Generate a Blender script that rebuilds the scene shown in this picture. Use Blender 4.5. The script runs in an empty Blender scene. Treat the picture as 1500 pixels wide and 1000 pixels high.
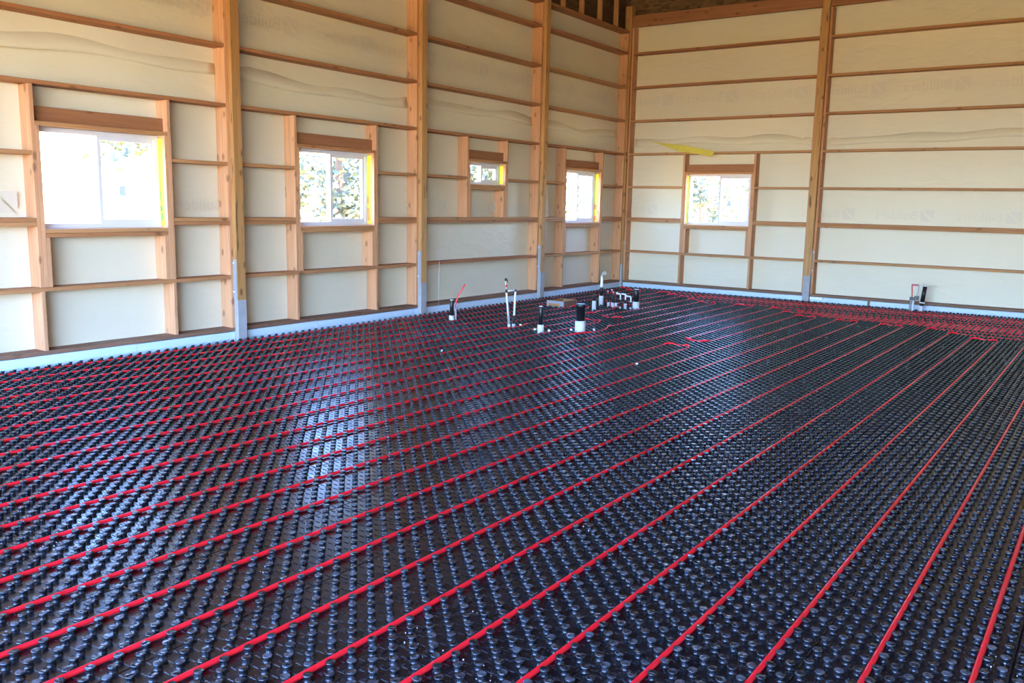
import bpy, bmesh, math, random
from mathutils import Vector, Matrix

random.seed(7)
SC = bpy.context.scene
COL = SC.collection

# ------------------------------------------------------------------ camera
CAM_POS = Vector((8.122, -15.307, 1.583))
YAW, PITCH, ROLL, FPX = math.radians(-35.012), math.radians(-9.013), math.radians(1.2), 1273.39
fw = Vector((math.sin(YAW) * math.cos(PITCH), math.cos(YAW) * math.cos(PITCH), math.sin(PITCH)))
rt = Vector((math.cos(YAW), -math.sin(YAW), 0.0))
up = rt.cross(fw)
rt2 = math.cos(ROLL) * rt + math.sin(ROLL) * up
up2 = -math.sin(ROLL) * rt + math.cos(ROLL) * up
cd = bpy.data.cameras.new('camera')
cd.sensor_fit = 'HORIZONTAL'
cd.sensor_width = 36.0
cd.lens = FPX / 1500.0 * 36.0
cd.clip_end = 400.0
cd.clip_start = 0.05
cam = bpy.data.objects.new('camera', cd)
COL.objects.link(cam)
cam.matrix_world = Matrix(((rt2.x, up2.x, -fw.x, CAM_POS.x),
                           (rt2.y, up2.y, -fw.y, CAM_POS.y),
                           (rt2.z, up2.z, -fw.z, CAM_POS.z),
                           (0, 0, 0, 1)))
SC.camera = cam

# ------------------------------------------------------------------ light
SC.view_settings.view_transform = 'Standard'
SC.view_settings.look = 'None'
SC.view_settings.exposure = 4.65
SC.view_settings.gamma = 1.0
SC.view_settings.use_curve_mapping = False

world = bpy.data.worlds.new('sky')
SC.world = world
world.use_nodes = True
wn = world.node_tree.nodes
wl = world.node_tree.links
wn.clear()
sky = wn.new('ShaderNodeTexSky')
sky.sky_type = 'NISHITA'
sky.sun_disc = False
sky.sun_elevation = math.radians(70)
sky.sun_rotation = math.radians(95)
sky.air_density = 1.0
sky.dust_density = 0.5
sky.ozone_density = 1.0
bg = wn.new('ShaderNodeBackground')
bg.inputs['Strength'].default_value = 0.21
wo = wn.new('ShaderNodeOutputWorld')
tint = wn.new('ShaderNodeMix')
tint.data_type = 'RGBA'
tint.blend_type = 'MULTIPLY'
tint.inputs['Factor'].default_value = 1.0
tint.inputs['B'].default_value = (0.79, 0.97, 1.36, 1)
wl.new(sky.outputs[0], tint.inputs['A'])
wl.new(tint.outputs['Result'], bg.inputs[0])
wl.new(bg.outputs[0], wo.inputs[0])

sd = bpy.data.lights.new('sun', 'SUN')
sd.energy = 5.0
sd.angle = math.radians(0.6)
sd.color = (1.0, 0.88, 0.52)
sun = bpy.data.objects.new('sun', sd)
COL.objects.link(sun)
# sun stands off the right-hand side of the building, high up
sun.rotation_euler = Vector((-0.28, 0.03, -0.96)).to_track_quat('-Z', 'Y').to_euler()

# the open doors behind and beside the camera, and the windows, as sky portals
ROOM_X1, ROOM_Y0 = 11.25, -17.55
DOOR_FRONT = (0.7, 10.4, 0.0, 3.35)       # x0, x1, z0, z1 in the front wall


def portal(name, loc, sx, sy, direction):
    ld = bpy.data.lights.new(name, 'AREA')
    ld.shape = 'RECTANGLE'
    ld.size, ld.size_y = sx, sy
    ld.energy = 1.0
    ld.cycles.is_portal = True
    o = bpy.data.objects.new(name, ld)
    COL.objects.link(o)
    o.location = loc
    o.rotation_euler = Vector(direction).to_track_quat('-Z', 'Z').to_euler()
    return o


portal('door_portal', ((DOOR_FRONT[0] + DOOR_FRONT[1]) / 2, ROOM_Y0 - 0.2, (DOOR_FRONT[2] + DOOR_FRONT[3]) / 2),
       DOOR_FRONT[1] - DOOR_FRONT[0], DOOR_FRONT[3] - DOOR_FRONT[2], (0, 1, 0))


# ------------------------------------------------------------------ materials
def new_mat(name):
    m = bpy.data.materials.new(name)
    m.use_nodes = True
    nt = m.node_tree
    b = nt.nodes['Principled BSDF']
    return m, nt, nt.nodes, nt.links, b


def plain(name, col, rough=0.5, metal=0.0, spec=0.5, noise=0.0, nscale=20.0):
    m, nt, n, l, b = new_mat(name)
    b.inputs['Roughness'].default_value = rough
    b.inputs['Metallic'].default_value = metal
    b.inputs['Specular IOR Level'].default_value = spec
    if noise > 0:
        tc = n.new('ShaderNodeTexCoord')
        nz = n.new('ShaderNodeTexNoise')
        nz.inputs['Scale'].default_value = nscale
        nz.inputs['Detail'].default_value = 4
        l.new(tc.outputs['Object'], nz.inputs['Vector'])
        mx = n.new('ShaderNodeMix')
        mx.data_type = 'RGBA'
        mx.inputs['A'].default_value = (*[c * (1 - noise) for c in col], 1)
        mx.inputs['B'].default_value = (*[min(1, c * (1 + noise)) for c in col], 1)
        l.new(nz.outputs['Fac'], mx.inputs['Factor'])
        l.new(mx.outputs['Result'], b.inputs['Base Color'])
    else:
        b.inputs['Base Color'].default_value = (*col, 1)
    return m


def wood_mat(name, pale, dark, knot=0.55, rough=0.65, stain=0.0):
    """Sawn lumber: local X of every board runs along its length."""
    m, nt, n, l, b = new_mat(name)
    tc = n.new('ShaderNodeTexCoord')
    oi = n.new('ShaderNodeObjectInfo')
    off = n.new('ShaderNodeVectorMath'); off.operation = 'SCALE'
    comb = n.new('ShaderNodeCombineXYZ')
    l.new(oi.outputs['Random'], comb.inputs[0]); l.new(oi.outputs['Random'], comb.inputs[1]); l.new(oi.outputs['Random'], comb.inputs[2])
    l.new(comb.outputs[0], off.inputs[0]); off.inputs['Scale'].default_value = 37.0
    add = n.new('ShaderNodeVectorMath'); add.operation = 'ADD'
    l.new(tc.outputs['Object'], add.inputs[0]); l.new(off.outputs[0], add.inputs[1])
    mp = n.new('ShaderNodeMapping')
    mp.inputs['Scale'].default_value = (1.3, 26.0, 26.0)
    l.new(add.outputs[0], mp.inputs['Vector'])
    grain = n.new('ShaderNodeTexNoise')
    grain.inputs['Scale'].default_value = 1.0
    grain.inputs['Detail'].default_value = 6
    grain.inputs['Roughness'].default_value = 0.6
    l.new(mp.outputs[0], grain.inputs['Vector'])
    big = n.new('ShaderNodeTexNoise')
    big.inputs['Scale'].default_value = 1.6
    big.inputs['Detail'].default_value = 2
    l.new(add.outputs[0], big.inputs['Vector'])
    # board-to-board tint
    hue = n.new('ShaderNodeMix'); hue.data_type = 'RGBA'
    hue.inputs['A'].default_value = (*pale, 1)
    hue.inputs['B'].default_value = (*dark, 1)
    mm = n.new('ShaderNodeMath'); mm.operation = 'MULTIPLY_ADD'
    l.new(oi.outputs['Random'], mm.inputs[0]); mm.inputs[1].default_value = 0.75
    bm_ = n.new('ShaderNodeMath'); bm_.operation = 'MULTIPLY'; l.new(big.outputs['Fac'], bm_.inputs[0]); bm_.inputs[1].default_value = 0.35
    l.new(bm_.outputs[0], mm.inputs[2])
    l.new(mm.outputs[0], hue.inputs['Factor'])
    ramp = n.new('ShaderNodeValToRGB')
    ramp.color_ramp.elements[0].position = 0.32; ramp.color_ramp.elements[0].color = (0.62, 0.55, 0.5, 1)
    ramp.color_ramp.elements[1].position = 0.68; ramp.color_ramp.elements[1].color = (1.08, 1.05, 1.02, 1)
    l.new(grain.outputs['Fac'], ramp.inputs[0])
    mul = n.new('ShaderNodeMix'); mul.data_type = 'RGBA'; mul.blend_type = 'MULTIPLY'
    mul.inputs['Factor'].default_value = 0.55
    l.new(hue.outputs['Result'], mul.inputs['A']); l.new(ramp.outputs[0], mul.inputs['B'])
    # knots
    mp2 = n.new('ShaderNodeMapping'); mp2.inputs['Scale'].default_value = (4.0, 7.5, 7.5)
    l.new(add.outputs[0], mp2.inputs['Vector'])
    vor = n.new('ShaderNodeTexVoronoi'); vor.inputs['Scale'].default_value = 1.0
    l.new(mp2.outputs[0], vor.inputs['Vector'])
    kr = n.new('ShaderNodeValToRGB')
    kr.color_ramp.elements[0].position = 0.10; kr.color_ramp.elements[0].color = (1, 1, 1, 1)
    kr.color_ramp.elements[1].position = 0.21; kr.color_ramp.elements[1].color = (0, 0, 0, 1)
    l.new(vor.outputs['Distance'], kr.inputs[0])
    km = n.new('ShaderNodeMath'); km.operation = 'MULTIPLY'; l.new(kr.outputs[0], km.inputs[0]); km.inputs[1].default_value = knot
    kx = n.new('ShaderNodeMix'); kx.data_type = 'RGBA'
    l.new(km.outputs[0], kx.inputs['Factor']); l.new(mul.outputs['Result'], kx.inputs['A'])
    kx.inputs['B'].default_value = (0.10, 0.045, 0.02, 1)
    last = kx
    if stain > 0:
        sm = n.new('ShaderNodeMapping'); sm.inputs['Scale'].default_value = (3.0, 40.0, 40.0)
        l.new(add.outputs[0], sm.inputs['Vector'])
        sn = n.new('ShaderNodeTexNoise'); sn.inputs['Scale'].default_value = 1.0; sn.inputs['Detail'].default_value = 3
        l.new(sm.outputs[0], sn.inputs['Vector'])
        sr = n.new('ShaderNodeValToRGB')
        sr.color_ramp.elements[0].position = 0.60; sr.color_ramp.elements[0].color = (0, 0, 0, 1)
        sr.color_ramp.elements[1].position = 0.70; sr.color_ramp.elements[1].color = (stain, stain, stain, 1)
        l.new(sn.outputs['Fac'], sr.inputs[0])
        sx = n.new('ShaderNodeMix'); sx.data_type = 'RGBA'
        l.new(sr.outputs[0], sx.inputs['Factor']); l.new(last.outputs['Result'], sx.inputs['A'])
        sx.inputs['B'].default_value = (0.06, 0.035, 0.02, 1)
        last = sx
    l.new(last.outputs['Result'], b.inputs['Base Color'])
    b.inputs['Roughness'].default_value = rough
    b.inputs['Specular IOR Level'].default_value = 0.25
    bp = n.new('ShaderNodeBump'); bp.inputs['Strength'].default_value = 0.25; bp.inputs['Distance'].default_value = 0.002
    l.new(grain.outputs['Fac'], bp.inputs['Height']); l.new(bp.outputs[0], b.inputs['Normal'])
    return m


M_FIR = wood_mat('fir_lumber', (0.58, 0.32, 0.14), (0.43, 0.18, 0.08))
M_PINK = wood_mat('pink_fir_lumber', (0.70, 0.39, 0.21), (0.60, 0.30, 0.155))
M_POST = wood_mat('laminated_post', (0.60, 0.34, 0.135), (0.48, 0.25, 0.09), knot=0.7, stain=0.75)
M_HEADER = wood_mat('header_lumber', (0.42, 0.19, 0.09), (0.33, 0.14, 0.065), knot=0.5)
M_TREATED = wood_mat('treated_lumber', (0.30, 0.17, 0.11), (0.22, 0.12, 0.08), knot=0.4)
M_CONC = plain('pier_concrete', (0.38, 0.38, 0.39), 0.85, noise=0.18, nscale=14)
M_STEEL = plain('galvanised_steel', (0.38, 0.42, 0.48), 0.5, metal=0.35, noise=0.12, nscale=30)
M_BOLT = plain('bolt_zinc', (0.85, 0.86, 0.88), 0.3, metal=0.6)
M_XPS = plain('blue_foam_board', (0.62, 0.77, 0.91), 0.7, noise=0.05, nscale=6)
M_VINYL = plain('white_vinyl', (0.70, 0.69, 0.73), 0.35)
M_YELLOW = plain('yellow_flashing', (0.90, 0.84, 0.04), 0.5)
M_ORANGE = plain('orange_flashing', (0.85, 0.22, 0.04), 0.5)
M_GREEN = plain('green_ink', (0.05, 0.30, 0.05), 0.6)
M_STICKER = plain('blue_grey_sticker', (0.62, 0.74, 0.92), 0.5)
M_PEX = plain('red_pex', (0.98, 0.012, 0.028), 0.24, spec=0.8)
M_PIPE_BLACK = plain('black_abs', (0.012, 0.012, 0.014), 0.35)
M_SLEEVE = plain('pale_foam_sleeve', (0.66, 0.68, 0.74), 0.6, noise=0.15, nscale=25)
M_WHITE = plain('white_pvc', (0.88, 0.90, 0.93), 0.4)
M_GREY = plain('grey_conduit', (0.36, 0.37, 0.40), 0.45)
M_REDPART = plain('red_plastic', (0.75, 0.02, 0.03), 0.4)
M_BRASS = plain('cream_valve', (0.72, 0.66, 0.55), 0.4)
M_SPECK = plain('white_foam_scrap', (0.92, 0.93, 0.95), 0.7)
M_SLAB = plain('subgrade', (0.06, 0.06, 0.065), 0.9, noise=0.3, nscale=3)
M_DARKSEAM = plain('seam_shadow_gap', (0.05, 0.05, 0.06), 0.9)


def osb_mat():
    m, nt, n, l, b = new_mat('oriented_strand_board')
    tc = n.new('ShaderNodeTexCoord')
    v = n.new('ShaderNodeTexVoronoi'); v.inputs['Scale'].default_value = 14
    mp = n.new('ShaderNodeMapping'); mp.inputs['Scale'].default_value = (0.6, 1.4, 1.6); mp.inputs['Rotation'].default_value = (0.4, 0.3, 0.6)
    l.new(tc.outputs['Object'], mp.inputs['Vector']); l.new(mp.outputs[0], v.inputs['Vector'])
    r = n.new('ShaderNodeValToRGB')
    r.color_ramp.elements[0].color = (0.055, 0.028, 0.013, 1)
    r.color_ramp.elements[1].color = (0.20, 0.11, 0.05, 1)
    l.new(v.outputs['Color'], r.inputs[0])
    l.new(r.outputs[0], b.inputs['Base Color'])
    b.inputs['Roughness'].default_value = 0.8
    return m


M_OSB = osb_mat()


def film_mat():
    m, nt, n, l, b = new_mat('house_wrap')
    tc = n.new('ShaderNodeTexCoord')
    nz = n.new('ShaderNodeTexNoise'); nz.inputs['Scale'].default_value = 0.9; nz.inputs['Detail'].default_value = 3
    l.new(tc.outputs['Object'], nz.inputs['Vector'])
    mx = n.new('ShaderNodeMix'); mx.data_type = 'RGBA'
    mx.inputs['A'].default_value = (0.745, 0.67, 0.495, 1)
    mx.inputs['B'].default_value = (0.795, 0.725, 0.55, 1)
    l.new(nz.outputs['Fac'], mx.inputs['Factor']); l.new(mx.outputs['Result'], b.inputs['Base Color'])
    b.inputs['Roughness'].default_value = 0.45
    b.inputs['Specular IOR Level'].default_value = 0.35
    wr = n.new('ShaderNodeTexNoise'); wr.inputs['Scale'].default_value = 2.2; wr.inputs['Detail'].default_value = 5; wr.inputs['Distortion'].default_value = 0.6
    mp = n.new('ShaderNodeMapping'); mp.inputs['Scale'].default_value = (1, 1, 2.4); mp.inputs['Rotation'].default_value = (0.35, 0.35, 0)
    l.new(tc.outputs['Object'], mp.inputs['Vector']); l.new(mp.outputs[0], wr.inputs['Vector'])
    bp = n.new('ShaderNodeBump'); bp.inputs['Strength'].default_value = 0.5; bp.inputs['Distance'].default_value = 0.03
    l.new(wr.outputs['Fac'], bp.inputs['Height']); l.new(bp.outputs[0], b.inputs['Normal'])
    return m


M_FILM = film_mat()
M_PRINT = plain('faint_wrap_print', (0.715, 0.645, 0.515), 0.45)
M_FLAP = plain('yellow_sheeting', (0.72, 0.62, 0.10), 0.5, noise=0.1, nscale=12)


def black_plastic():
    m, nt, n, l, b = new_mat('black_panel_plastic')
    tc = n.new('ShaderNodeTexCoord')
    g = n.new('ShaderNodeNewGeometry')
    nz = n.new('ShaderNodeTexNoise'); nz.inputs['Scale'].default_value = 9; nz.inputs['Detail'].default_value = 5
    l.new(g.outputs['Position'], nz.inputs['Vector'])
    r = n.new('ShaderNodeMapRange')
    r.inputs['To Min'].default_value = 0.14; r.inputs['To Max'].default_value = 0.34
    l.new(nz.outputs['Fac'], r.inputs['Value']); l.new(r.outputs[0], b.inputs['Roughness'])
    # pale dust in patches
    d = n.new('ShaderNodeTexNoise'); d.inputs['Scale'].default_value = 55; d.inputs['Detail'].default_value = 3
    l.new(g.outputs['Position'], d.inputs['Vector'])
    dr = n.new('ShaderNodeValToRGB')
    dr.color_ramp.elements[0].position = 0.50; dr.color_ramp.elements[0].color = (0.010, 0.011, 0.014, 1)
    dr.color_ramp.elements[1].position = 0.80; dr.color_ramp.elements[1].color = (0.055, 0.06, 0.075, 1)
    l.new(d.outputs['Fac'], dr.inputs[0])
    # sky sheen on the knob tops, painted in as paler blue-grey patches
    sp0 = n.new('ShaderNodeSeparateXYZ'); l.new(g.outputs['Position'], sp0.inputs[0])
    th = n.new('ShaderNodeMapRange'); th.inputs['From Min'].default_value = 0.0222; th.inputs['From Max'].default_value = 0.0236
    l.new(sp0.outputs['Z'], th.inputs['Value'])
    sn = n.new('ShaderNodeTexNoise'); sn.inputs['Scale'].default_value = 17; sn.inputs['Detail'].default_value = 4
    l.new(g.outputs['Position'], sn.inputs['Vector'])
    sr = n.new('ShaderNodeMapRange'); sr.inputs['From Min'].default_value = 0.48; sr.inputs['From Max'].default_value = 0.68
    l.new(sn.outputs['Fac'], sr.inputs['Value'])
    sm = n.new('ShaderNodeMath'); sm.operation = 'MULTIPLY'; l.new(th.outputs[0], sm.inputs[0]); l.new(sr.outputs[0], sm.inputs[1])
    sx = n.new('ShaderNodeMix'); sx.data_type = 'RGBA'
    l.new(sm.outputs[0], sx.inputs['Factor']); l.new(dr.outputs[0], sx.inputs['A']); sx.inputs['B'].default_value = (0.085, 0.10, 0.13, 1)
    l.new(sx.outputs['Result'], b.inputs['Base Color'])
    b.inputs['Specular IOR Level'].default_value = 0.5
    dn = n.new('ShaderNodeTexNoise'); dn.inputs['Scale'].default_value = 38; dn.inputs['Detail'].default_value = 1.5
    l.new(g.outputs['Position'], dn.inputs['Vector'])
    sp = n.new('ShaderNodeSeparateXYZ'); l.new(g.outputs['Position'], sp.inputs[0])
    mr = n.new('ShaderNodeMapRange'); mr.inputs['From Min'].default_value = 0.017; mr.inputs['From Max'].default_value = 0.022
    mr.inputs['To Min'].default_value = 0.08; mr.inputs['To Max'].default_value = 0.85
    l.new(sp.outputs['Z'], mr.inputs['Value'])
    bp = n.new('ShaderNodeBump'); bp.inputs['Distance'].default_value = 0.008
    l.new(mr.outputs[0], bp.inputs['Strength'])
    l.new(dn.outputs['Fac'], bp.inputs['Height']); l.new(bp.outputs[0], b.inputs['Normal'])
    return m


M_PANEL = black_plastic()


def glass_mat():
    m = bpy.data.materials.new('window_glass')
    m.use_nodes = True
    n, l = m.node_tree.nodes, m.node_tree.links
    n.clear()
    out = n.new('ShaderNodeOutputMaterial')
    tr = n.new('ShaderNodeBsdfTransparent'); tr.inputs[0].default_value = (0.96, 0.97, 0.97, 1)
    gl = n.new('ShaderNodeBsdfGlossy'); gl.inputs['Roughness'].default_value = 0.02
    mx = n.new('ShaderNodeMixShader')
    mx.inputs[0].default_value = 0.04; l.new(tr.outputs[0], mx.inputs[1]); l.new(gl.outputs[0], mx.inputs[2])
    l.new(mx.outputs[0], out.inputs[0])
    return m


M_GLASS = glass_mat()


def ground_mat():
    m, nt, n, l, b = new_mat('gravel_and_dry_grass')
    g = n.new('ShaderNodeNewGeometry')
    nz = n.new('ShaderNodeTexNoise'); nz.inputs['Scale'].default_value = 0.6; nz.inputs['Detail'].default_value = 8
    l.new(g.outputs['Position'], nz.inputs['Vector'])
    mx = n.new('ShaderNodeMix'); mx.data_type = 'RGBA'
    mx.inputs['A'].default_value = (0.235, 0.152, 0.038, 1)
    mx.inputs['B'].default_value = (0.275, 0.188, 0.058, 1)
    l.new(nz.outputs['Fac'], mx.inputs['Factor']); l.new(mx.outputs['Result'], b.inputs['Base Color'])
    b.inputs['Roughness'].default_value = 0.95
    return m


M_GROUND = ground_mat()


def leaf_mat():
    m, nt, n, l, b = new_mat('sunlit_leaves')
    g = n.new('ShaderNodeNewGeometry')
    nz = n.new('ShaderNodeTexNoise'); nz.inputs['Scale'].default_value = 3.0
    l.new(g.outputs['Position'], nz.inputs['Vector'])
    mx = n.new('ShaderNodeMix'); mx.data_type = 'RGBA'
    mx.inputs['A'].default_value = (0.09, 0.12, 0.10, 1)
    mx.inputs['B'].default_value = (0.19, 0.23, 0.15, 1)
    l.new(nz.outputs['Fac'], mx.inputs['Factor']); l.new(mx.outputs['Result'], b.inputs['Base Color'])
    b.inputs['Roughness'].default_value = 0.6
    return m


M_LEAF = leaf_mat()
M_BARK = plain('bark', (0.16, 0.11, 0.08), 0.9, noise=0.3, nscale=10)


# ------------------------------------------------------------------ helpers
def link(o, parent=None):
    COL.objects.link(o)
    if parent is not None:
        o.parent = parent
    return o


def mesh_obj(name, me, mat=None, parent=None, loc=(0, 0, 0)):
    o = bpy.data.objects.new(name, me)
    if mat is not None and not me.materials:
        me.materials.append(mat)
    o.location = loc
    return link(o, parent)


def tag(o, label=None, cat=None, group=None, kind=None):
    if label: o['label'] = label
    if cat: o['category'] = cat
    if group: o['group'] = group
    if kind: o['kind'] = kind
    return o


def empty(name, loc=(0, 0, 0), parent=None):
    o = bpy.data.objects.new(name, None)
    o.location = loc
    o.empty_display_size = 0.1
    return link(o, parent)


def box_mesh(name, lo, hi):
    x0, y0, z0 = lo
    x1, y1, z1 = hi
    v = [(x0, y0, z0), (x1, y0, z0), (x1, y1, z0), (x0, y1, z0), (x0, y0, z1), (x1, y0, z1), (x1, y1, z1), (x0, y1, z1)]
    f = [(0, 3, 2, 1), (4, 5, 6, 7), (0, 1, 5, 4), (1, 2, 6, 5), (2, 3, 7, 6), (3, 0, 4, 7)]
    me = bpy.data.meshes.new(name)
    me.from_pydata(v, [], f)
    return me


def box(name, lo, hi, mat, parent=None):
    """axis-aligned box with its origin at the middle of its base"""
    c = ((lo[0] + hi[0]) / 2, (lo[1] + hi[1]) / 2, lo[2])
    me = box_mesh(name, [lo[i] - c[i] for i in range(3)], [hi[i] - c[i] for i in range(3)])
    o = mesh_obj(name, me, mat, parent)
    base = parent_world(parent)
    o.location = Vector(c) - base
    return o


_W = {}


def parent_world(p):
    v = Vector((0, 0, 0))
    while p is not None:
        v += p.location
        p = p.parent
    return v


def board(name, lo, hi, mat, parent=None, sag=0.0, chamfer=0.003):
    """a sawn board between two corners; local X runs along its longest side; edges eased"""
    lo, hi = Vector(lo), Vector(hi)
    d = hi - lo
    ax = max(range(3), key=lambda i: d[i])
    L = d[ax]
    if ax == 0:
        R = Matrix.Identity(3)
    elif ax == 1:
        R = Matrix.Rotation(math.radians(90), 3, 'Z')
    else:
        R = Matrix.Rotation(math.radians(-90), 3, 'Y')
    Ri = R.transposed()
    dl = Ri @ d
    dl = Vector([abs(a) for a in dl])
    hx, hy, hz = dl / 2
    c = chamfer
    prof = [(-hy + c, -hz), (hy - c, -hz), (hy, -hz + c), (hy, hz - c), (hy - c, hz), (-hy + c, hz), (-hy, hz - c), (-hy, -hz + c)]
    v, f = [], []
    ns = 1 if L < 1.2 or sag == 0 else 6
    for s in range(ns + 1):
        t = s / ns
        off = sag * 4 * t * (1 - t)
        for (y, z) in prof:
            v.append((-hx + 2 * hx * t, y, z + off))
    for s in range(ns):
        for k in range(8):
            a = s * 8 + k; b_ = s * 8 + (k + 1) % 8
            f.append((a, b_, b_ + 8, a + 8))
    f.append(tuple(range(7, -1, -1)))
    f.append(tuple(ns * 8 + k for k in range(8)))
    me = bpy.data.meshes.new(name)
    me.from_pydata(v, [], f)
    o = mesh_obj(name, me, mat, parent)
    o.rotation_euler = R.to_euler()
    o.location = (lo + hi) / 2 - parent_world(parent)
    return o


def lathe_bm(bm, profile, seg, center=(0, 0, 0), cap_top=True, cap_bottom=False):
    rings = []
    for (r, z) in profile:
        ring = [bm.verts.new((center[0] + r * math.cos(2 * math.pi * k / seg), center[1] + r * math.sin(2 * math.pi * k / seg), center[2] + z)) for k in range(seg)]
        rings.append(ring)
    for a, b_ in zip(rings, rings[1:]):
        for k in range(seg):
            f = bm.faces.new((a[k], a[(k + 1) % seg], b_[(k + 1) % seg], b_[k]))
            f.smooth = True
    if cap_top:
        bm.faces.new(rings[-1])
    if cap_bottom:
        bm.faces.new(list(reversed(rings[0])))


def bm_mesh(bm, name):
    me = bpy.data.meshes.new(name)
    bm.to_mesh(me)
    bm.free()
    return me


def lathe(name, profile, mat, parent=None, loc=(0, 0, 0), seg=20, cap_bottom=True):
    bm = bmesh.new()
    lathe_bm(bm, profile, seg, cap_bottom=cap_bottom)
    return mesh_obj(name, bm_mesh(bm, name), mat, parent, loc)


def sweep_mesh(name, pts, r, seg=8, caps=True):
    """round tube along a polyline of Vectors"""
    pts = [Vector(p) for p in pts]
    v, f = [], []
    prev_n = None
    for i, p in enumerate(pts):
        if i == 0:
            t = pts[1] - pts[0]
        elif i == len(pts) - 1:
            t = pts[-1] - pts[-2]
        else:
            t = (pts[i + 1] - pts[i]).normalized() + (pts[i] - pts[i - 1]).normalized()
        t.normalize()
        if prev_n is None:
            ref = Vector((0, 0, 1)) if abs(t.z) < 0.9 else Vector((1, 0, 0))
            nrm = (ref - t * ref.dot(t)).normalized()
        else:
            nrm = (prev_n - t * prev_n.dot(t)).normalized()
        prev_n = nrm
        bn = t.cross(nrm)
        rr = r(i / (len(pts) - 1)) if callable(r) else r
        for k in range(seg):
            a = 2 * math.pi * k / seg
            v.append(p + nrm * (rr * math.cos(a)) + bn * (rr * math.sin(a)))
    for i in range(len(pts) - 1):
        for k in range(seg):
            a = i * seg + k; b_ = i * seg + (k + 1) % seg
            f.append((a, b_, b_ + seg, a + seg))
    if caps:
        f.append(tuple(range(seg - 1, -1, -1)))
        f.append(tuple((len(pts) - 1) * seg + k for k in range(seg)))
    me = bpy.data.meshes.new(name)
    me.from_pydata([tuple(a) for a in v], [], f)
    for p_ in me.polygons:
        p_.use_smooth = len(p_.vertices) == 4
    return me


def fillet(pts, rad, step=0.02):
    """round the corners of a 3-D polyline"""
    pts = [Vector(p) for p in pts]
    out = [pts[0]]
    for i in range(1, len(pts) - 1):
        a, b_, c = pts[i - 1], pts[i], pts[i + 1]
        u, w = (a - b_), (c - b_)
        r = min(rad, u.length * 0.5, w.length * 0.5)
        u.normalize(); w.normalize()
        p0, p1 = b_ + u * r, b_ + w * r
        n = 7
        for k in range(n + 1):
            t = k / n
            out.append(p0 * (1 - t) ** 2 + b_ * 2 * t * (1 - t) + p1 * t ** 2)
    out.append(pts[-1])
    return out


def subdivide(pts, maxlen):
    out = [pts[0]]
    for a, b_ in zip(pts, pts[1:]):
        n = max(1, int(math.ceil((b_ - a).length / maxlen)))
        for k in range(1, n + 1):
            out.append(a.lerp(b_, k / n))
    return out


# ------------------------------------------------------------------ levels of the framing
Z0 = 0.119                                   # middle of the bottom plate
GZ = [0.119, 0.709, 1.327, 1.947, 2.569, 3.190, 3.810, 4.433]
DEPTH = 0.184                                # girts are as deep as the wall cavity
T = 0.038                                    # board thickness
PW = 0.114                                   # post width
TOPZ = 4.86
ROOF_Z = 5.85
LEFT_POSTS = [-15.30, -12.20, -9.098, -5.994, -2.938]
BACK_POSTS = [3.643, 7.25, 10.86]

# windows: wall, studs (outer pair), header bottom .. sill; (a = start, b = end along the wall, inside the studs)
WIN = {
    1: dict(wall='L', a=-11.240, b=-9.912, sill=1.262, low=True),
    2: dict(wall='L', a=-8.210, b=-6.885, sill=1.262, low=True),
    3: dict(wall='L', a=-4.920, b=-3.948, sill=1.857, low=False),
    4: dict(wall='L', a=-2.185, b=-0.905, sill=1.262, low=True),
    5: dict(wall='B', a=1.242, b=2.558, sill=1.262, low=True),
}
FLAT_LO, FLAT_HI, HDR_HI = 2.192, 2.230, 2.365


# ------------------------------------------------------------------ floor: subgrade and knobbed panels
P = 0.0508
floor = box('floor', (-0.2, ROOM_Y0, -0.30), (ROOM_X1, 0.2, -0.055), M_SLAB)
tag(floor, 'dark subgrade under the black knobbed heating panels', kind='structure')

KNOB_PROFILE = [(0.0172, 0.0), (0.0142, 0.004), (0.0138, 0.015), (0.0178, 0.0185), (0.0178, 0.0215), (0.0152, 0.0240)]


def knob_bm(bm, c, seg=10):
    lathe_bm(bm, KNOB_PROFILE, seg, c)


def panel_mesh(name, na, nb):
    """slab of one panel, origin at its wall-side corner, knob rows a along +x and b along -y, with the small ribs"""
    bm = bmesh.new()
    g = 0.0012
    x0, x1, y0, y1, zt, zb = g, na * P - g, -g, -nb * P + g, 0.0, -0.05
    c = 0.003
    top = [bm.verts.new(q) for q in ((x0 + c, y1 + c, zt), (x1 - c, y1 + c, zt), (x1 - c, y0 - c, zt), (x0 + c, y0 - c, zt))]
    mid = [bm.verts.new(q) for q in ((x0, y1, zt - c), (x1, y1, zt - c), (x1, y0, zt - c), (x0, y0, zt - c))]
    bot = [bm.verts.new(q) for q in ((x0, y1, zb), (x1, y1, zb), (x1, y0, zb), (x0, y0, zb))]
    bm.faces.new(top)
    for a, b_ in ((bot, mid), (mid, top)):
        for k in range(4):
            bm.faces.new((a[k], a[(k + 1) % 4], b_[(k + 1) % 4], b_[k]))
    for a in range(na):
        for b_ in range(nb):
            if (a + b_) % 2 == 1:
                cx, cy = (a + 0.5) * P, -(b_ + 0.5) * P
                hl, hw, hh = 0.015, 0.0022, 0.0026
                v = [bm.verts.new(q) for q in ((cx - hl, cy - hw, 0), (cx + hl, cy - hw, 0), (cx + hl, cy + hw, 0), (cx - hl, cy + hw, 0), (cx - hl, cy, hh), (cx + hl, cy, hh))]
                bm.faces.new((v[0], v[1], v[5], v[4])); bm.faces.new((v[2], v[3], v[4], v[5]))
                bm.faces.new((v[1], v[2], v[5])); bm.faces.new((v[3], v[0], v[4]))
    return bm_mesh(bm, name)


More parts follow.
